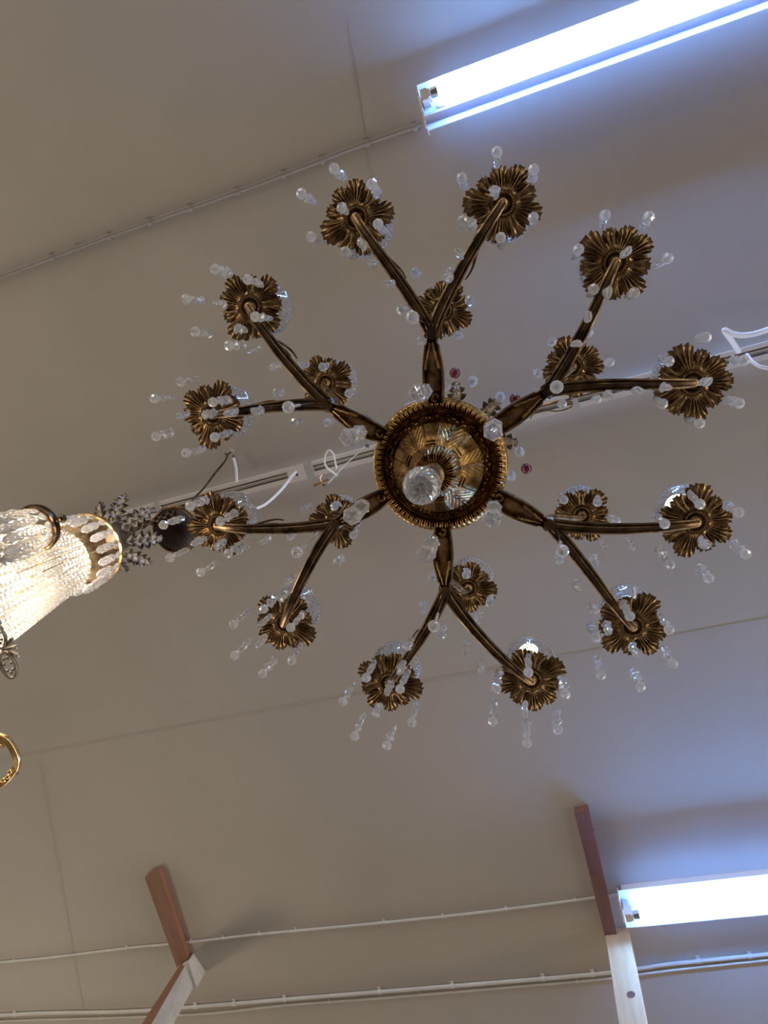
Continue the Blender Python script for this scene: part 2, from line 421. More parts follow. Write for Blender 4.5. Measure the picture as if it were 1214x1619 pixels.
cord('electric_cord', 'thick white cord looping off the track at right edge beside chandelier', 'cord',
     [(1168, 556, 2.165), (1156, 538, 2.12), (1145, 522, 2.08), (1158, 528, 2.08), (1180, 530, 2.09), (1214, 521, 2.1), (1290, 490, 2.15)], .0075, M['cord'])
cord('electric_cord', 'white cord sagging below the track at right edge of photo', 'cord',
     [(1180, 560, 2.16), (1193, 575, 2.13), (1214, 582, 2.12), (1260, 580, 2.14), (1300, 545, 2.165)], .005, M['cord'])
cord('brass_wire_loop', 'thin brass wire loop lying over the track behind right hand arms', 'wire',
     [(838, 662, 2.12), (850, 648, 2.12), (880, 650, 2.12), (897, 646, 2.12), (904, 641, 2.12), (898, 634, 2.12), (880, 634, 2.13), (858, 642, 2.14)], .0022, M['brass'])

# ---------------------------------------------------------------- the big chandelier
AX = Vector((-.1763, .1413))
CH = empty('crystal_chandelier', (AX.x, AX.y, H0+1.29))
C0 = CH.location.copy()
tag(CH, 'large eighteen light brass and crystal chandelier with dark leaf cups hanging in the middle', 'chandelier')
def L(u, v, h): return P(u, v, h)-C0
def polar(r, a, h): return Vector((r*cos(a), r*sin(a), h-1.29))
forks = dict(A=(683, 528), B=(866, 618), C=(868, 828), D=(705, 932), E=(532, 826), F=(520, 640))
outer = dict(A1=(563, 345), A2=(795, 322), B1=(973, 415), B2=(1095, 605), C1=(1100, 825), C2=(1000, 990), D1=(840, 1075), D2=(615, 1080), E1=(450, 985), E2=(345, 830), F1=(335, 655), F2=(395, 485))
inner = dict(A=(700, 490), B=(905, 580), C=(920, 815), D=(740, 930), E=(530, 825), F=(515, 605))
drops = dict(
 F2=(1.17, [(334,423),(291,469),(304,527),(360,543),(400,499),(386,441)]),
 F1=(1.18, [(281,601),(240,631),(240,690),(291,719),(334,691),(335,635)]),
 E2=(1.185, [(256,834),(264,887),(316,908),(357,877),(347,824),(299,803)]),
 E1=(1.185, [(368,989),(370,1038),(414,1069),(457,1046),(459,994),(416,964)]),
 D2=(1.18, [(543,1112),(560,1165),(612,1183),(650,1145),(634,1092),(578,1076)]),
 D1=(1.185, [(780,1141),(833,1176),(884,1161),(892,1102),(836,1067),(787,1090)]),
 C2=(1.19, [(940,1013),(952,1069),(1013,1091),(1064,1055),(1057,997),(994,977)]),
 C1=(1.205, [(1063,895),(1124,917),(1180,878),(1170,813),(1109,795),(1052,832)]),
 B2=(1.23, [(1107,670),(1172,636),(1180,570),(1122,534),(1060,568),(1050,638)]),
 B1=(1.215, [(961,339),(1031,342),(1054,409),(1008,461),(942,458),(917,394)]),
 A2=(1.225, [(784,239),(844,265),(846,339),(789,377),(730,345),(727,277)]),
 A1=(1.20, [(478,305),(524,262),(583,291),(594,355),(542,395),(488,372)]))
idrops = dict(
 A=(1.38, [(654,431),(742,474),(723,530),(632,488),(713,428),(664,538)]),
 B=(1.42, [(872,540),(930,526),(964,571),(849,592),(888,639),(945,631)]),
 C=(1.38, [(890,791),(947,796),(974,827),(941,890),(884,888)]),
 D=(1.375, [(683,917),(665,965),(700,1005),(774,955),(736,912),(756,982)]),
 E=(1.39, [(480,806),(526,803),(556,847),(533,890),(457,850),(502,849)]),
 F=(1.375, [(434,622),(474,578),(507,579),(549,622),(515,670),(464,668)]))
armbeads = dict(
 F2=[(349,480),(380,520),(404,551),(436,579)], F1=[(288,657),(332,653),(367,653),(409,649)],
 E2=[(316,855),(348,860),(385,868),(421,854)], E1=[(414,1013),(421,980),(447,941),(460,916)],
 D2=[(597,1122),(616,1087),(634,1054),(647,1018)], D1=[(830,1120),(783,1084),(760,1054),(736,1021)],
 C2=[(1001,1026),(960,991),(938,960),(912,926)], C1=[(1112,858),(1045,870),(998,859),(955,863)],
 B2=[(1115,604),(1051,613),(1008,618),(961,623)], B1=[(989,399),(960,464),(930,501),(911,542)],
 A2=[(784,305),(746,358),(725,402),(710,440)], A1=[(542,329),(573,388),(590,416),(618,448)])
balls = [(652,502),(880,612),(889,871),(686,990),(470,873),(456,644)]
prisms = [(660,622),(779,682),(778,820),(673,878),(555,817),(550,692)]

# --- bowl
def relief(r, a):
    """height of the pressed pattern on the bowl (positive = towards the viewer below)"""
    z = 0
    if .1015 < r:                                   # gadrooned flange
        t = (r-.1015)/.0195
        z += .0055*abs(sin(a*36))**.7*sin(min(1, t*.9+.1)*pi)
    if .0975 < r <= .1015: z += .0034*sin(pi*(r-.0975)/.004)**.5
    sec_ = ((a-radians(-84)+pi/6) % (pi/3))-pi/6    # -30..30 deg around a panel
    if .046 < r < .094:
        t = (r-.046)/.048; ap = abs(sec_)
        half = radians(12.5)
        if ap < half and .06 < t < .84:
            e = min((half-ap)*r*1.0, (t-.06)*.048, (.84-t)*.048)
            z += .0030 if e < .0026 else (-.0016 if e < .0042 else .0002)
        else:
            phi = (pi/6-ap)/(pi/6-half); phi = max(0, min(1, phi))*(1 if sec_ > 0 else -1)   # 0 on the leaf's rib
            ph = abs(1-abs(phi)) if False else abs(phi)
            if t < .92:
                z += .0036*exp(-(ph/.13)**2)
                wv = sin(34*(t-.55*ph)+1.0)
                z += .0032*max(0, wv)*(1-ph*.7)*min(1, t*6)
            z += .0022*sin(a*36)*sin(r*700)*(1 if t > .84 else 0)
    if .086 <= r <= .0975: z += .0026*sin(a*24+3*sin(r*420))*sin(pi*(r-.086)/.0115)*abs(cos(a*6))
    if .018 < r <= .046:
        t = (r-.018)/.028
        z += .0055*abs(sin(a*7+.4))**.5*sin(pi*t)+.0020*sin(a*42)*sin(pi*t)
    return z
def bowlz(r):
    pts = [(0, -.115), (.018, -.113), (.020, -.098), (.034, -.094), (.046, -.078), (.060, -.060), (.080, -.030), (.090, -.008), (.096, .004), (.100, .004), (.104, -.006), (.113, -.010), (.121, -.004)]
    for (a, za), (b, zb) in zip(pts, pts[1:]):
        if r <= b+1e-9: t = (r-a)/(b-a); return za+(zb-za)*t
    return pts[-1][1]
mb = MB(); NA = 720; rs = [.0, .010, .017, .019] + [.02+.101*i/150 for i in range(151)]
vs = []; fs = []
for i, r in enumerate(rs):
    for k in range(NA):
        a = 2*pi*k/NA
        rr = r*(1+(.012*abs(sin(a*36)) if i == len(rs)-1 else 0))
        vs.append((rr*cos(a), rr*sin(a), bowlz(r)-relief(r, a)))
for i in range(len(rs)-1):
    for k in range(NA): fs.append((i*NA+k, i*NA+(k+1) % NA, (i+1)*NA+(k+1) % NA, (i+1)*NA+k))
mb.add(vs, fs)
mb.lathe([(.1205, -.004), (.123, .0), (.119, .003), (.09, .012), (.05, .02), (.0, .022)], n=120, cap=False)
bowl = mb.build('bowl', M['bowl'], CH, sharp=75)
for k in range(6):
    a = radians(-54+60*k+2); mb = MB(); mb.lathe([(0, -.0022), (.0022, -.001), (.0025, .001)], (.099*cos(a), .099*sin(a), .000), 10); mb.build('screw', M['bronze'], bowl)
mb = MB(); mb.lathe([(.0, -.105), (.012, -.107), (.019, -.118), (.021, -.126), (.016, -.132), (.0, -.134)], n=24)
mb.build('bottom_boss', M['bronze'], CH)
# --- glass ball finial
def facetball(r, n=12, rings=8):
    mb = MB(); mb.lathe([(max(0, r*sin(pi*i/rings)), -r*cos(pi*i/rings)) for i in range(rings+1)], n=n, twist=pi/n); return mb
mb = facetball(.0295, 14, 9); mb.build('crystal_ball', M['glass'], CH, smooth=False, loc=(0, -.004, -.245))
mb = MB(); mb.lathe([(.010, -.133), (.0165, -.14), (.017, -.155), (.010, -.165), (.012, -.18), (.015, -.19), (.008, -.205), (.011, -.2165), (.0, -.2165)], n=12)
mb.build('glass_neck', M['glass'], CH, smooth=False)
# --- central column, crown and chain
mb = MB(); mb.lathe([(.05, .015), (.035, .03), (.018, .05), (.014, .09), (.024, .12), (.036, .16), (.030, .2), (.015, .23), (.012, .28), (.03, .31), (.045, .33), (.03, .35), (.014, .38), (.022, .43), (.03, .47), (.018, .52), (.008, .56), (.008, .6)], n=32)
mb.build('centre_column', M['brass'], CH)
def leafmesh(Lx, W, lobes=5, droop=.02, th=.0012, jag=.35):
    """an acanthus leaf growing along +x"""
    mb = MB(); N = 40; K = 8; vs = []
    for i in range(N+1):
        t = i/N
        base = sin(pi*min(1, t*1.02)**.75)**.7 if 0 < t < 1 else 0
        saw = 1-jag*(.5+.5*cos(2*pi*lobes*t))*(1 if .08 < t < .97 else 0)
        wdt = max(.02, base*saw)*W/2
        for j in range(-K, K+1):
            s = j/K
            x = Lx*t + abs(s)*wdt*.45
            z = -droop*t*t*1.0 + .004*cos(s*pi*3)*base*.5 - abs(s)*.004*sin(2*pi*lobes*t+1)
            vs.append((x, s*wdt, z))
    n = 2*K+1; fs = [(i*n+j, i*n+j+1, (i+1)*n+j+1, (i+1)*n+j) for i in range(N) for j in range(n-1)]
    mb.add(vs, fs); mb.add([Vector(v)+Vector((0, 0, th)) for v in vs], fs)
    return mb
crown_h = 1.70
mb = MB(); mb.tube([polar(.075, 2*pi*k/48, crown_h-.0) for k in range(48)], .004, 8, closed=True)
for k in range(4): a = pi/2*k+.3; mb.tube([polar(.01, a, crown_h-.02), polar(.075, a, crown_h)], .003, 6)
mb.build('crown_ring', M['brass'], CH)
lf = None
for k in range(8):
    a = radians(-76+45*k+22*0)
    if lf is None: lf = leafmesh(.075, .045, 4, .03).build('crown_leaf', M['pewter'], CH); o = lf
    else: o = dup(lf, CH)
    o.location = polar(.072, a, crown_h); o.rotation_euler = (0, .15, a)
def octbead(mb, z, yaw, r=.0088, th=.0050):
    """one cut octagon bead, standing upright on the string at height z, facing yaw"""
    rot = Matrix.Rotation(yaw, 3, 'Z') @ Matrix.Rotation(pi/2, 3, 'X')
    mb.lathe([(0, -th), (r*.48, -th), (r*.97, -th*.28), (r*.97, th*.28), (r*.48, th), (0, th)], (0, 0, z), 8, rot=rot, twist=0)
def pear(mb, z, Lg=.031, r=.0092, n=8):
    mb.lathe([(0, z), (.0022, z-.001), (.0027, z-Lg*.22), (.0046, z-Lg*.45), (r, z-Lg*.72), (r*.86, z-Lg*.88), (r*.4, z-Lg*.98), (0, z-Lg)], n=n)
def strand(name, nb, drop, parent, hook=.006, yaw0=0, bead=.0088, matl='crystal', dropname='teardrop_crystal'):
    mb = MB(); z = -hook; random_yaw = yaw0
    mb2 = MB(); mb2.tube([(0, 0, .004), (.002, 0, .001), (0, 0, -hook)], .0006, 5)
    step = bead*1.80
    for k in range(nb):
        octbead(mb, z-bead-k*step, random_yaw+random.uniform(-.9, .9), bead*random.uniform(.92, 1.05))
    zz = z-nb*step-.001
    k0 = len(mb.v); mb.v += mb2.v; mb.f += [tuple(i+k0 for i in f) for f in mb2.f]; mb.m += [1]*len(mb2.f)
    if drop: mb.tube([(0, 0, -hook), (0, 0, zz-.002)], .0005, 5, mi=1)
    o = mb.build(name, [M[matl], M['steel']], parent, smooth=False)
    if drop:
        mb = MB(); pear(mb, 0); d = mb.build(dropname, M[matl], o, smooth=False, loc=(0, 0, zz)); kids.setdefault(o.name, []).append(d)
    return o, -zz+(.031 if drop else 0)
def variants(name, n, *a, **k):
    return [strand(name, *a, yaw0=i*1.1, **k) for i in range(n)]
def hang(vars_, used, pos_bottom, parent):
    """hang one copy so that its lower tip is at pos_bottom"""
    o, ln = random.choice(vars_)
    if o.name in used: c = dup(o, parent)
    else: used.add(o.name); c = o
    c.location = pos_bottom+Vector((0, 0, ln)); c.rotation_euler = (random.uniform(-.04, .04), random.uniform(-.04, .04), random.uniform(0, 2*pi))
    return c
used = set()
V = variants('crystal_strand', 6, 3, True, CH, bead=.0098)
VL = variants('crystal_strand', 3, 3, True, CH, bead=.0094)
VI = variants('short_crystal_strand', 5, 1, True, CH, dropname='pear_drop', bead=.0102)
VA = variants('bead_garland', 5, 3, False, CH, bead=.0094)
for kx, (h, pts) in drops.items():
    for p in pts: hang(V+VL, used, L(*p, h+.002), CH)
for kx, (h, pts) in idrops.items():
    for p in pts: hang(VI, used, L(*p, h), CH)
for kx, pts in armbeads.items():
    for p in pts: hang(VA, used, L(*p, 1.235)-Vector((0, 0, .028)), CH)

# --- arms
def channel(s=1.0, rim=.0022):
    """inverted channel section, open underneath, with rolled lips"""
    return [(-.015*s, -.010), (-.0165*s, -.004), (-.014*s, .005), (-.008*s, .010), (0, .0115), (.008*s, .010), (.014*s, .005), (.0165*s, -.004), (.015*s, -.010),
            (.0125*s, -.0105), (.0125*s, -.006), (.010*s, .002), (.005*s, .0055), (0, .0065), (-.005*s, .0055), (-.010*s, .002), (-.0125*s, -.006), (-.0125*s, -.0105)]
branchsec = [(-.0085, -.003), (-.0075, .005), (-.003, .0085), (.003, .0085), (.0075, .005), (.0085, -.003), (.0066, -.0045), (.0042, -.0030), (.0022, -.0058), (-.0022, -.0058), (-.0042, -.0030), (-.0066, -.0045)]
for kx, (u, v) in forks.items():
    f = L(u, v, 1.28); rad = f.xy.normalized(); r3d = Vector((rad.x, rad.y, 0)); sd = Vector((-rad.y, rad.x, 0))
    s0 = r3d*.108+Vector((0, 0, .004)); 
    path = bez(s0, s0+r3d*.03+Vector((0, 0, -.040)), f-r3d*.055+Vector((0, 0, -.012)), f, 20)
    scl = [(.75+.45*sin(pi*min(1, t*1.1)) if t < .9 else .6, 1) for t in (i/20 for i in range(21))]
    mb = MB(); mb.sweep(path, channel(), scl)
    # beaded lips
    arm = mb.build('arm', M['brass'], CH, sharp=50)
    mb = MB()
    for sg in (-1, 1):
        for i in range(2, 19):
            for q in (0, .5):
                p = path[i].lerp(path[i+1], q); mb.sphere(p+sd*sg*.0142*scl[i][0]*1.02+Vector((0, 0, -.0105)), .0016, 6, 4)
    mb.build('beaded_lip', M['brass'], arm)
    # curled acanthus tongues along the underside, and a scroll near the bowl
    for sg in (-1, 1):
        tp = [path[int(12+k*.7)]+sd*sg*(.0125-.0011*k)+Vector((0, 0, -.011-.0006*k)) for k in range(10)]
        mb = MB(); mb.tube(tp, [.0032-.00018*k for k in range(10)], 7); mb.build('acanthus_tongue', M['brass'], arm)
    mb = MB(); cv = [path[1]+Vector((0, 0, -.012))+sd*.006*cos(g)+r3d*(.010+.006*sin(g)) for g in (i*pi/5 for i in range(9))]
    mb.tube(cv, .0026, 7); mb.build('acanthus_scroll', M['brass'], arm)
    mb = MB(); mb.lathe([(.0, -.0125), (.010, -.011), (.0145, -.005), (.0140, .006), (.010, .012), (.0, .014)], f, 8)
    mb.build('fork_collar', M['bronze'], arm)
    # short upper arm carrying the inner cup
    ic = L(*inner[kx], 1.50); o2 = ic-f
    path = bez(f+Vector((0, 0, .008)), f+Vector((0, 0, .07))-r3d*.02, ic-Vector((0, 0, .06))+r3d*.01, ic-Vector((0, 0, .004)), 14)
    mb = MB(); mb.sweep(path, [(a*.75, b*.75) for a, b in branchsec]); mb.build('upper_arm', M['brass'], CH, sharp=50)
    for kk in ('1', '2'):
        d = L(*outer[kx+kk], 1.31); tgt = (d-f); side = tgt.normalized()
        c1 = f+r3d*.022+tgt*.25+Vector((0, 0, -.022)); c2 = d-tgt*.26+Vector((0, 0, -.048))
        path = bez(f-Vector((0, 0, .002)), c1, c2, d-Vector((0, 0, .010)), 24)
        sc_ = [(1.42-.52*(i/24), 1.2-.3*(i/24)) for i in range(25)]
        mb = MB(); mb.sweep(path, branchsec, sc_); br = mb.build('branch', M['bronze'], CH, sharp=50)
        mb = MB(); i0 = 14; sdv = Vector((-side.y, side.x, 0))
        sp = bez(path[16]+Vector((0, 0, .006)), path[14]+Vector((0, 0, .030))+sdv*.006, path[12]+Vector((0, 0, .040))+sdv*.014, path[10]+Vector((0, 0, .030))+sdv*.010, 10)
        mb.tube(sp, [.0035-.00022*k for k in range(11)], 7)
        sp = bez(path[15]+Vector((0, 0, .006)), path[13]+Vector((0, 0, .018))+sdv*.006, path[12]+Vector((0, 0, .022))+sdv*.006, path[11]+Vector((0, 0, .028))+sdv*.004, 8)
        mb.tube(sp, [.003-.0002*k for k in range(9)], 7)
        mb.build('leaf_spur', M['bronze'], br)

# --- leaf cups (drip pans)
def dish(seed=0, R0=.066):
    rnd = random.Random(seed); mb = MB(); N = 384; rr = [.0, .008, .013, .0155, .0175, .020, .023] + [.023+(1-.023/R0)*R0*k/14 for k in range(1, 15)]
    ph = rnd.uniform(0, 6)
    edges = [0, .62, 1.38, 2.08, 2.80, 3.52, 4.22, 5.05, 5.66, 2*pi]       # nine unequal petals
    size = [1.0, .86, 1.02, .90, .97, .88, 1.03, .86, .93]
    def petal(a):
        a = a % (2*pi)
        for k in range(9):
            if a < edges[k+1] or k == 8: return k, 2*(a-edges[k])/(edges[k+1]-edges[k])-1
    def out(a):
        k, p = petal(a)
        base = size[k]*(1-.10*abs(p)**3)
        base -= (.13 if k % 2 else .07)*exp(-((1-abs(p))/.09)**1.4)
        tt = (abs(p)*2.7+.2) % 1.0
        return base + .10*(tt-.6) + .04*exp(-(p/.10)**2)
    vs = []; outs = [out(2*pi*k/N) for k in range(N)]
    for i, r in enumerate(rr):
        t = max(0, (r-.023)/(R0-.023))
        for k in range(N):
            a = 2*pi*k/N
            q = r if t == 0 else .023+(R0*outs[k]-.023)*t
            z = .004 if r < .014 else (.0 if r < .0165 else (.003 if r < .021 else .0))
            if t > 0:
                kp, pp = petal(a)
                z = .010*t-.006*t**3 - (.0068*(1-pp*pp)-.0035)*sin(pi*min(1, t*.85))
                nr = 6 if kp % 2 == 0 else 3
                z += .0023*cos(pp*nr*pi*(1-.25*t))*sin(pi*min(1, t*.95))*(1-.3*abs(pp))
                z += .0040*sin(3.2*t+kp*1.7)*t*(kp % 2)
            vs.append(Vector((q*cos(a), q*sin(a), z)))
    fs = [(i*N+k, i*N+(k+1) % N, (i+1)*N+(k+1) % N, (i+1)*N+k) for i in range(len(rr)-1) for k in range(N)]
    mb.add(vs, fs); nb = len(vs)
    mb.add([v+Vector((0, 0, .0012)) for v in vs], fs)
    last = (len(rr)-1)*N
    mb.f += [(last+k, last+(k+1) % N, nb+last+(k+1) % N, nb+last+k) for k in range(N)]; mb.m += [0]*N
    for k in range(26):
        a = 2*pi*k/26; mb.sphere((.0185*cos(a), .0185*sin(a), -.0005), .0015, 6, 4)
    # four volute pairs pressed into the petals
    for k in range(4):
        a0 = pi/4+k*pi/2
        for sg in (-1, 1):
            pts = []
            for j in range(15):
                g = j/14*2.2*pi; rd = .0046*(1-.75*j/14)
                cx = .037+rd*cos(g)*1.7; cy = sg*(.0062+rd*sin(g))
                pts.append((cx*cos(a0)-cy*sin(a0), cx*sin(a0)+cy*cos(a0), .0035))
            mb.tube(pts, .0012, 5)
    mb.lathe([(.0, -.013), (.006, -.012), (.0085, -.006), (.012, -.001), (.013, .002)], n=20)
    return mb
def mk_dish():
    d = dish().build('drip_pan', M['brass_dish'], CH, sharp=60)
    g = MB()   # glass cup: thin bowl flaring to a rolled rim
    pr_ = [(.010, .012), (.020, .014), (.034, .028), (.044, .052), (.0500, .082), (.0530, .087), (.0530, .0900), (.0500, .0905), (.0480, .083), (.042, .053), (.032, .030), (.019, .0165), (.010, .0145)]
    g.lathe(pr_, n=48)
    gc = g.build('glass_cup', M['cup'], d)
    e = MB()   # cut leaf sprays on the glass
    for k in range(18):
        a = 2*pi*k/18
        for j in range(5):
            t = j/4; r = .036+.013*t; z = .034+.044*t
            for sg in (-1, 1):
                a2 = a+sg*.10
                p = Vector((r*1.02*cos(a2), r*1.02*sin(a2), z)); tdir = Vector((cos(a)*.25-sin(a)*sg*.7, sin(a)*.25+cos(a)*sg*.7, .8)).normalized()
                nrm = Vector((cos(a2), sin(a2), -.35)).normalized(); bi = tdir.cross(nrm)
                e.add([p-tdir*.0045, p+bi*.0014+nrm*.0006, p+tdir*.0045, p-bi*.0014+nrm*.0006], [(0, 1, 2), (0, 2, 3), (0, 2, 1), (0, 3, 2)][:2])
    ec = e.build('etched_leaves', M['etched'], d, smooth=False)
    s = MB(); s.lathe([(.0, .005), (.010, .005), (.013, .010), (.0105, .014), (.0105, .115), (.012, .118), (.009, .122), (.0, .122)], n=20)
    s_ = s.build('candle_sleeve', M['sleeve'], d)
    bl = MB(); bl.lathe([(.008, .120), (.0085, .126), (.013, .134), (.0185, .146), (.0205, .158), (.0185, .170), (.012, .178), (.0, .181)], n=24)
    b_ = bl.build('bulb', M['glass'], d)
    fl = MB(); fl.tube([(-.004, 0, .13), (-.005, 0, .15), (0, .002, .155), (.005, 0, .15), (.004, 0, .13)], .0005, 5); f_ = fl.build('filament', M['steel'], d)
    kids[d.name] = [gc, ec, s_, b_, f_]
    return d
D0 = mk_dish()
LIT = []
for kx, (u, v) in outer.items():
    o = D0 if kx == 'A1' else dup(D0, CH)
    p = L(u, v, 1.31); o.location = p
    o.rotation_euler = (random.uniform(-.03, .03), random.uniform(-.03, .03), atan2(p.y, p.x)+random.uniform(-.15, .15))
    if kx in ('D1', 'C1', 'B2'): LIT.append(o)
for kx, (u, v) in inner.items():
    o = dup(D0, CH); p = L(u, v, 1.50); o.location = p; o.scale = (.92, .92, .92)
    o.rotation_euler = (random.uniform(-.04, .04), random.uniform(-.04, .04), atan2(p.y, p.x)+.3)
bpy.context.view_layer.update()
for c in col.objects:
    if c.parent in LIT and c.name.startswith('bulb'):
        c.data = c.data.copy(); c.data.materials.clear(); c.data.materials.append(M['frosted']); c['label'] = 'glowing frosted globe bulb'

# --- hanging balls under the forks, hex prisms near the bowl, crown drops
bm_ = MB(); bm_.lathe([(max(0, .0105*sin(pi*i/7)), -.0105*cos(pi*i/7)) for i in range(8)], n=10, twist=pi/10)
for k in range(7): 
    bm_.sphere((0, 0, .0125+k*.0075+.002), .0030, 6, 5)
bm_.tube([(0, 0, .009), (0, 0, .155)], .0005, 5, mi=1)
o0 = bm_.build('ball_drop', [M['crystal'], M['steel']], CH, smooth=False)
for i, p in enumerate(balls):
    o = o0 if i == 0 else dup(o0, CH); o.location = L(*p, 1.115)
pm = MB(); pm.lathe([(0, -.004), (.0125, 0), (.0165, .006), (.0150, .014), (.0125, .075), (.0145, .080), (.0145, .086), (.006, .094), (0, .096)], n=6)
pm.lathe([(0, .100), (.0075, .106), (.0075, .112), (0, .118)], n=8)
pm.tube([(0, 0, .094), (0, 0, .175)], .0006, 5, mi=1)
p0 = pm.build('hexagonal_prism', [M['prism'], M['steel']], CH, smooth=False)
for i, p in enumerate(prisms):
    o = p0 if i == 0 else dup(p0, CH); o.location = L(*p, 1.105); o.rotation_euler = (0, 0, i*.4+.3)
crown = [((719,590),1),((747,603),0),((705,610),0),((791,628),0),((814,631),1),((818,664),0),((821,715),0),((832,741),1),((808,752),0)]
cd = {}
for kind, mt in ((0, 'crystal'), (1, 'ruby')):
    mb = MB(); mb.lathe([(max(0, .0125*sin(pi*i/8)), -.0125*cos(pi*i/8)) for i in range(9)], n=14, mi=0)
    mb.lathe([(0, .014), (.005, .020), (.0062, .030), (.004, .048), (0, .056)], n=6, mi=1)
    mb.tube([(0, 0, .01), (0, 0, .075)], .0005, 5, mi=2)
    cd[kind] = mb.build('crown_drop' if kind == 0 else 'red_glass_drop', [M[mt], M['crystal'], M['steel']], CH, smooth=True, sharp=30)
first = {0: True, 1: True}
def crown_at(p, k):
    o = cd[k] if first[k] else dup(cd[k], CH)
    if k == 1: o['label'] = 'dark red glass ball drop'
    first[k] = False; o.location = p
for p, k in crown: crown_at(L(*p, 1.635), k)
for k, a in enumerate((-2.2, -2.6, -3.0, 2.9, 2.5, 2.1, 1.7, 1.3)):
    crown_at(polar(.135, a, 1.635), 1 if k % 3 == 1 else 0)
# chain to the ceiling and its rose
def chain(pts, lk, r, wd_):
    mb = MB(); a, b = Vector(pts[0]), Vector(pts[1]); d = b-a; n = max(1, int(d.length/(lk*.72))); t = d.normalized(); s1 = t.orthogonal().normalized(); s2 = t.cross(s1)
    for k in range(n):
        c = a+d*((k+.5)/n); s = s1 if k % 2 else s2
        mb.tube([c+t*(lk/2*cos(g))+s*(wd_/2*sin(g)) for g in (2*pi*q/12 for q in range(12))], r, 6, closed=True)
    return mb
chain([(0, 0, .60), (0, 0, 2.1635-1.29-.03)], .028, .002, .016).build('chain', M['bronze'], CH)
mb = MB(); z = 2.1635-1.29; mb.lathe([(0, z-.04), (.01, z-.038), (.02, z-.02), (.028, z-.004), (.03, z-.0005), (0, z-.0005)], n=24); mb.build('ceiling_rose', M['brass'], CH)

# ---------------------------------------------------------------- the lit crystal chandelier at the left
topp = P(345, 779, CEIL)
def height_at(u, v, x):
    d = R @ Vector((u-607.0, 809.5-v, -FPX)); return x*d.z/d.x
hc = height_at(188, 850, topp.x)
ax2 = Vector((topp.x, topp.y))
LC = empty('beaded_chandelier', (ax2.x, ax2.y, H0+hc)); B0 = LC.location.copy()
tag(LC, 'glowing beaded crystal chandelier with gold rings and grey leaf crown at left edge', 'chandelier')
print('lit chandelier crown height', hc)
def q(r, a, h): return Vector((r*cos(a), r*sin(a), h-hc))
def ring(name, r, h, tr, matl, ht=None):
    mb = MB()
    if ht: mb.lathe([(r-tr, h-hc), (r+tr*.4, h-hc), (r+tr*.4, h-hc+ht), (r-tr, h-hc+ht), (r-tr, h-hc)], n=64)
    else: mb.tube([q(r, 2*pi*k/64, h) for k in range(64)], tr, 8, closed=True)
    return mb.build(name, matl, LC)
chain([q(0, 0, hc+.08), q(0, 0, 2.162)], .030, .0025, .017).build('chain', M['bronze'], LC)
mb = MB(); mb.lathe([(0, .085), (.006, .08), (.008, .06), (.02, .045), (.030, .02), (.036, .0), (.032, -.01), (0, -.01)], n=32); mb.build('crown_cap', M['pewter'], LC)
h1 = hc-.13; r1_ = .083
ring('gold_ring', r1_, h1, .0035, M['polished'], .006)
mb = MB(); mb.lathe([(.034, -.005), (.038, -.04), (.058, -.092), (r1_, h1-hc+.006), (r1_-.003, h1-hc+.006), (.055, -.092), (.034, -.04), (.030, -.005)], n=48, cap=False); mb.build('crown_shell', M['pewter'], LC)
lf2 = None
for k in range(8):
    a = 2*pi*k/8+.35
    if lf2 is None: lf2 = leafmesh(.092, .052, 5, -.016, jag=.45).build('crown_leaf', M['pewter'], LC); o = lf2
    else: o = dup(lf2, LC)
    o.location = q(.036, a, hc-.03); o.rotation_euler = (0, -.6, a)
# round crystals under the gold ring and long cut prisms below them
mb = MB(); mb.lathe([(0, -.004), (.0075, -.002), (.0085, 0), (.0075, .002), (0, .004)], n=8, rot=Matrix.Rotation(pi/2, 3, 'X')); rc = mb.build('round_crystal', M['crystal'], LC, smooth=False)
mb = MB(); mb.lathe([(0, -.07), (.0060, -.062), (.0095, -.052), (.0078, -.044), (.0098, -.036), (.0078, -.028), (.0095, -.018), (.0045, -.004), (0, .001)], n=8, twist=pi/8); pc = mb.build('long_prism', M['crystal'], LC, smooth=False)
NP = 18
for k in range(NP):
    a = 2*pi*k/NP
    o = rc if k == 0 else dup(rc, LC); o.location = q(r1_-.002, a, h1-.010); o.rotation_euler = (0, 0, a+pi/2)
    o = pc if k == 0 else dup(pc, LC); o.location = q(r1_-.002, a, h1-.020); o.rotation_euler = (0, 0, a)
h2 = h1-.10; r2_ = .066
ring('inner_gold_ring', r2_, h2, .003, M['polished'], .006)
mb = MB()
for k in range(6): a = 2*pi*k/6; mb.tube([q(r1_-.004, a, h1+.002), q(r2_, a, h2+.004)], .002, 6)
mb.build('frame_struts', M['polished'], LC)
# beaded basket: strings of cut beads flaring from the small ring to a wide ring below
h3 = .80; r3_ = .135
def basket(t): return r2_+(r3_-r2_)*t**1.05, h2+(h3-h2)*t
NS = 34; bs = None
mbb = MB(); nb = 40
for k in range(nb):
    r, h = basket((k+.5)/nb); mbb.sphere((r, 0, h-hc), .0066*(1+.3*(k/nb)), 7, 5)
for i in range(NS):
    if bs is None: bs = mbb.build('bead_string', M['crystal'], LC, smooth=False); o = bs
    else: o = dup(bs, LC)
    o.rotation_euler = (0, 0, 2*pi*i/NS)
ring('wide_ring', r3_, h3, .006, M['polished'], .02)
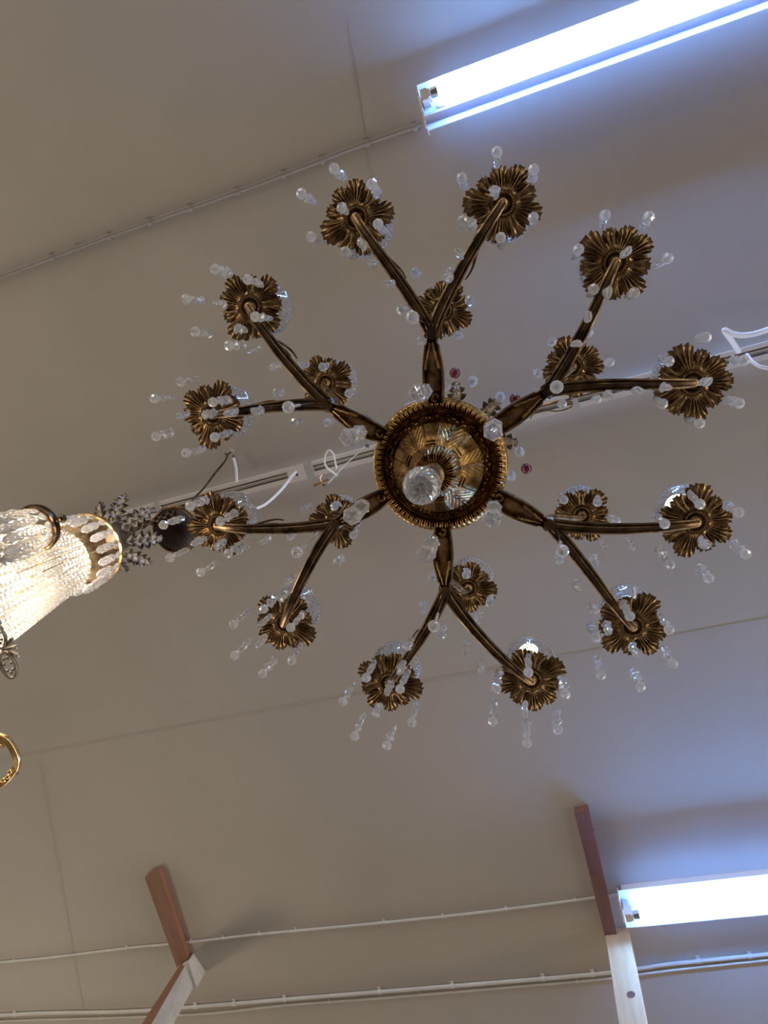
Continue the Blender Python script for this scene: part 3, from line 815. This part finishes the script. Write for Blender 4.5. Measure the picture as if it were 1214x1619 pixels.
# openwork scroll standing on the wide ring
def loopy(c, ax_, bx, a0, wd_, rad_):
    return [c+ax_*(cos(g)*wd_)+bx*(sin(g)*rad_) for g in (a0+2*pi*k/24 for k in range(24))]
fo = P(-2, 1030, 1.02)-B0; mb = MB(); ex = Vector((1, 0, 0)); ey = Vector((0, 1, 0))
e_out = (P(40, 1020, 1.02)-P(-2, 1030, 1.02)).normalized(); e_side = Vector((-e_out.y, e_out.x, 0))
for sg in (-1, 0, 1):
    dirv = (e_out*cos(sg*.42)+e_side*sin(sg*.42))
    pts = [fo+dirv*(.008+.028*t)+Vector((0, 0, .004*sin(pi*t))) for t in (i/8 for i in range(9))]
    mb.tube(pts, [.0018+.0022*(i/8) for i in range(9)], 8)
    mb.sphere(pts[-1], .0042, 8, 6)
for sg in (-1, 1):
    c = fo+e_side*sg*.028+e_out*.008
    mb.tube(loopy(c, e_side*1.0, e_out, 0, .024, .015), .0028, 7, closed=True)
    for j in range(7): g = j*.9; mb.sphere(c+e_side*(.014*cos(g))+e_out*(.008*sin(g)), .0030, 6, 5)
mb.build('openwork_scroll', M['pewter'], LC)
# bulbs inside
for k, (x, y, h) in enumerate(((.02, .02, h1-.10), (-.03, .01, h2-.10), (.03, -.02, h2-.2), (.0, .05, h2-.3))):
    mb = MB(); mb.lathe([(.004, .02), (.008, .012), (.013, 0), (.008, -.018), (0, -.026)], (x, y, h-hc), 14); mb.build('bulb', M['lampglow'], LC)
# small lamp shade: dark ring with a copper inner ring and long crystals hanging from it
sc_c = P(55, 836, 1.22)-B0; rs_ = .0445
mb = MB(); mb.lathe([(rs_-.004, 0), (rs_+.002, 0), (rs_+.0035, .006), (rs_+.002, .014), (rs_-.004, .014), (rs_-.004, 0)], sc_c, 48); sr = mb.build('shade_ring', M['bronze'], LC)
mb = MB(); mb.tube([sc_c+Vector((cos(g)*(rs_-.006), sin(g)*(rs_-.006), -.001)) for g in (2*pi*k/48 for k in range(48))], .002, 6, closed=True); mb.build('copper_ring', M['copper'], sr)
kn = (P(106, 817, 1.225)-B0)-sc_c; kd = Vector((kn.x, kn.y, 0)).normalized(); ka = atan2(kd.y, kd.x)
mb = MB(); mb.lathe([(.0, 0), (.004, .001), (.0035, .006), (.007, .010), (.0085, .015), (.006, .020), (0, .022)], sc_c+kd*(rs_+.002)+Vector((0, 0, .007)), 16, rot=Matrix.Rotation(ka, 3, 'Z') @ Matrix.Rotation(pi/2, 3, 'Y')); mb.build('knob', M['bronze'], sr)
mb = MB(); mb.lathe([(0, -.118), (.0068, -.108), (.0100, -.096), (.0080, -.084), (.0102, -.072), (.0080, -.060), (.0102, -.048), (.0080, -.036), (.0100, -.022), (.005, -.006), (0, .001)], n=8, twist=pi/8); spr = mb.build('shade_prism', M['crystal'], LC, smooth=False)
mb = MB(); mb.lathe([(0, -.004), (.0075, -.002), (.0085, 0), (.0075, .002), (0, .004)], n=8, rot=Matrix.Rotation(pi/2, 3, 'X')); src = mb.build('shade_round_crystal', M['crystal'], LC, smooth=False)
for k in range(12):
    a = 2*pi*k/12; pp = sc_c+Vector((cos(a)*(rs_-.005), sin(a)*(rs_-.005), 0))
    o = spr if k == 0 else dup(spr, LC); o.location = pp-Vector((0, 0, .022)); o.rotation_euler = (0, 0, a)
    o = src if k == 0 else dup(src, LC); o.location = pp-Vector((0, 0, .011)); o.rotation_euler = (0, 0, a+pi/2)
mb = MB(); mb.lathe([(.004, .02), (.008, .012), (.012, 0), (.008, -.018), (0, -.026)], sc_c-Vector((0, 0, .03)), 14); mb.build('bulb', M['lampglow'], LC)
mb = MB(); mb.lathe([(.010, .03), (.010, -.012), (0, -.012)], sc_c, 14); mb.tube([sc_c+Vector((0, 0, .03)), sc_c+Vector((-.03, .02, .03)), sc_c*.5+Vector((-.03, .02, -.1)), q(.06, 2.5, h2-.1)], .004, 7); mb.build('lamp_arm', M['polished'], LC)

# ---------------------------------------------------------------- round canopy dangling from the brown rod
pc_ = P(277, 838, 1.86)
CP = empty('round_canopy', pc_); Rr = .070
mb = MB(); mb.lathe([(Rr, 0), (Rr+.002, .003), (Rr, .006), (Rr-.006, .010), (.053, .022), (.02, .030), (.006, .034), (0, .034)], n=64, cap=False)
mb.lathe([(Rr, 0), (Rr-.003, -.002), (Rr-.008, 0), (Rr-.009, .003)], n=64, cap=False)
tilt = Matrix.Rotation(.12, 3, 'X')
mb.build('outer_shell', M['bronze'], CP)
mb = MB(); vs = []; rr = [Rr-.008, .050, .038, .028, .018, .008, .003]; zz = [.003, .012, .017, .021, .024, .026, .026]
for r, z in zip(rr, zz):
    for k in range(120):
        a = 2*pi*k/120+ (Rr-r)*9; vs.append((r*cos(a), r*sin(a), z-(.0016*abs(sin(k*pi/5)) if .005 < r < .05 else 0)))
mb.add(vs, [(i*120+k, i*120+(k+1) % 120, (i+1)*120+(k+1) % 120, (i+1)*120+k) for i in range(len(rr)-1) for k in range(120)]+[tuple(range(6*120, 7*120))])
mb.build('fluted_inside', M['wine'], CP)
mb = MB()
for k in range(56): a = 2*pi*k/56; mb.sphere(((Rr-.010)*cos(a), (Rr-.010)*sin(a), .003), .0012, 5, 4)
mb.build('beaded_edge', M['brass'], CP)
mb = MB(); mb.lathe([(0, -.001), (.0022, .001), (.0022, .004)], (-.02, -.043, .004), 8); mb.build('set_screw', M['polished'], CP)
tag(CP, 'round bronze ceiling canopy, dark hollow underside, beside left arm of big chandelier', 'canopy')

# ---------------------------------------------------------------- brass scroll arm at the far left
sp = [(-40, 1166, 1.0), (-12, 1162, 1.0), (8, 1168, 1.0), (20, 1181, 1.0), (27, 1198, 1.0), (26, 1213, 1.0), (17, 1226, 1.0), (4, 1238, 1.0), (-14, 1246, 1.0)]
path = smooth_path([P(*p) for p in sp], 5); o_ = path[0].copy()
SA = empty('brass_scroll_lamp', o_)
mb = MB(); n_ = len(path)
for off, rr_ in ((0, .0062), (-.0035, .003), (.0035, .003)):
    pts = [p-o_+(Vector((0, 0, -.003)) if off else Vector((0, 0, 0))) for p in path]
    if off:
        pts = [p+((pts[min(i+1, n_-1)]-pts[max(i-1, 0)]).normalized().cross(Vector((0, 0, 1))))*off for i, p in enumerate(pts)]
    mb.tube(pts, rr_, 9)
mb.build('scroll_arm', M['polished'], SA)
st = P(-75, 1185, 1.0)-o_; gz = -(o_.z)
mb = MB(); mb.lathe([(0, .05), (.008, .045), (.014, .02), (.02, .0), (.012, -.03), (.010, gz+.25), (.02, gz+.2), (.014, gz+.12), (.06, gz+.06), (.13, gz+.03), (.14, gz), (0, gz)], (st.x, st.y, 0), 24); mb.build('standing_stem', M['polished'], SA)
mb = MB(); mb.tube([path[0]-o_, st], .006, 8); mb.build('arm_root', M['polished'], SA)
mb = MB()
for u, v in ((13, 1228), (6, 1233), (-3, 1239), (16, 1220)): mb.sphere(P(u, v, .992)-o_, .0045, 8, 6)
mb.build('leaf_knuckle', M['polished'], SA)
mb = MB(); c = P(26, 1222, 1.0)-o_; mb.sphere(c, .0036, 8, 6); mb.build('black_screw', M['black'], SA)
mb = MB(); c = P(12, 1233, .995)-o_; mb.sphere(c, .003, 8, 6); mb.build('black_screw', M['black'], SA)
mb = MB(); mb.tube([P(*p)-o_ for p in smooth2] if False else [v-o_ for v in smooth_path([P(-20, 1178, 1.0), (P(-4, 1174, 1.0)), P(5, 1177, 1.0), P(3, 1181, 1.0)], 5)], .0028, 8); mb.build('inner_curl', M['polished'], SA)
mb = MB(); c = P(-8, 1238, .995)-o_; mb.lathe([(0, 0), (.006, -.004), (.010, -.02), (.016, -.045), (.015, -.058), (.006, -.068), (0, -.07)], c, 8); mb.build('pear_crystal', M['crystal'], SA, smooth=False)
tag(SA, 'bright brass scroll arm with a clear pear crystal below it, cut off by left edge', 'lamp')

# ---------------------------------------------------------------- light
def lamp(loc, e, c, r=.06):
    d = bpy.data.lights.new('lamp', 'POINT'); d.energy = e; d.color = c; d.shadow_soft_size = r
    o = bpy.data.objects.new('lamp', d); col.objects.link(o); o.location = loc; return o
WARM = (1, .82, .62)
c_ = LC.location
lamp((c_.x-.02, c_.y+.02, H0+1.15), 5, (1, .82, .6), .05)
lamp((c_.x, c_.y, H0+h1-.06), .8, (1, .86, .7), .03)
# unseen warm lamps added for glints and ceiling tone, standing in for other chandeliers
for (x, y, h, e) in ((2.2, 1.6, .4, 15), (-2.6, 2.2, .8, 16), (-3.0, -.6, .6, 14), (1.2, 3.2, 1.0, 5), (2.6, -.6, .5, 6), (-1.2, -2.8, .6, 14)):
    lamp((x, y, H0+h), e, WARM, .10)
w_ = bpy.data.worlds.new('world'); sc.world = w_; w_.use_nodes = True
nt = w_.node_tree; bg = nt.nodes['Background']
tc = nt.nodes.new('ShaderNodeTexCoord'); sx = nt.nodes.new('ShaderNodeSeparateXYZ'); nt.links.new(tc.outputs['Generated'], sx.inputs[0])
cr = nt.nodes.new('ShaderNodeValToRGB'); e = cr.color_ramp.elements
e[0].position = .30; e[0].color = (.05, .045, .04, 1); e[1].position = .62; e[1].color = (.5, .46, .42, 1)
x_ = e.new(.45); x_.color = (1.0, .97, .92, 1); x_ = e.new(.55); x_.color = (1.0, .97, .92, 1)
mp = nt.nodes.new('ShaderNodeMapRange'); mp.inputs[1].default_value = -1; mp.inputs[2].default_value = 1
nt.links.new(sx.outputs[2], mp.inputs[0]); nt.links.new(mp.outputs[0], cr.inputs[0])
nz = nt.nodes.new('ShaderNodeTexNoise'); nz.inputs['Scale'].default_value = 5.5; nz.inputs['Detail'].default_value = 4; nt.links.new(tc.outputs['Generated'], nz.inputs['Vector'])
pat = ramp(nt, nz.outputs['Fac'], [(.40, (.2, .2, .2)), (.50, (.65, .65, .63)), (.58, (2.2, 2.15, 2.05)), (.66, (9, 8.6, 8))])
mu = nt.nodes.new('ShaderNodeMix'); mu.data_type = 'RGBA'; mu.blend_type = 'MULTIPLY'; mu.inputs[0].default_value = 1
nt.links.new(cr.outputs[0], mu.inputs[6]); nt.links.new(pat, mu.inputs[7]); nt.links.new(mu.outputs[2], bg.inputs[0])
bg.inputs[1].default_value = 1.3

sc.view_settings.view_transform = 'Standard'; sc.view_settings.look = 'None'; sc.view_settings.gamma = 1; sc.view_settings.use_curve_mapping = False
sc.view_settings.exposure = 0
cy = sc.cycles
cy.use_denoising = True; cy.max_bounces = 14; cy.transmission_bounces = 12; cy.glossy_bounces = 5; cy.diffuse_bounces = 4
cy.sample_clamp_indirect = 10; cy.caustics_reflective = False; cy.caustics_refractive = False
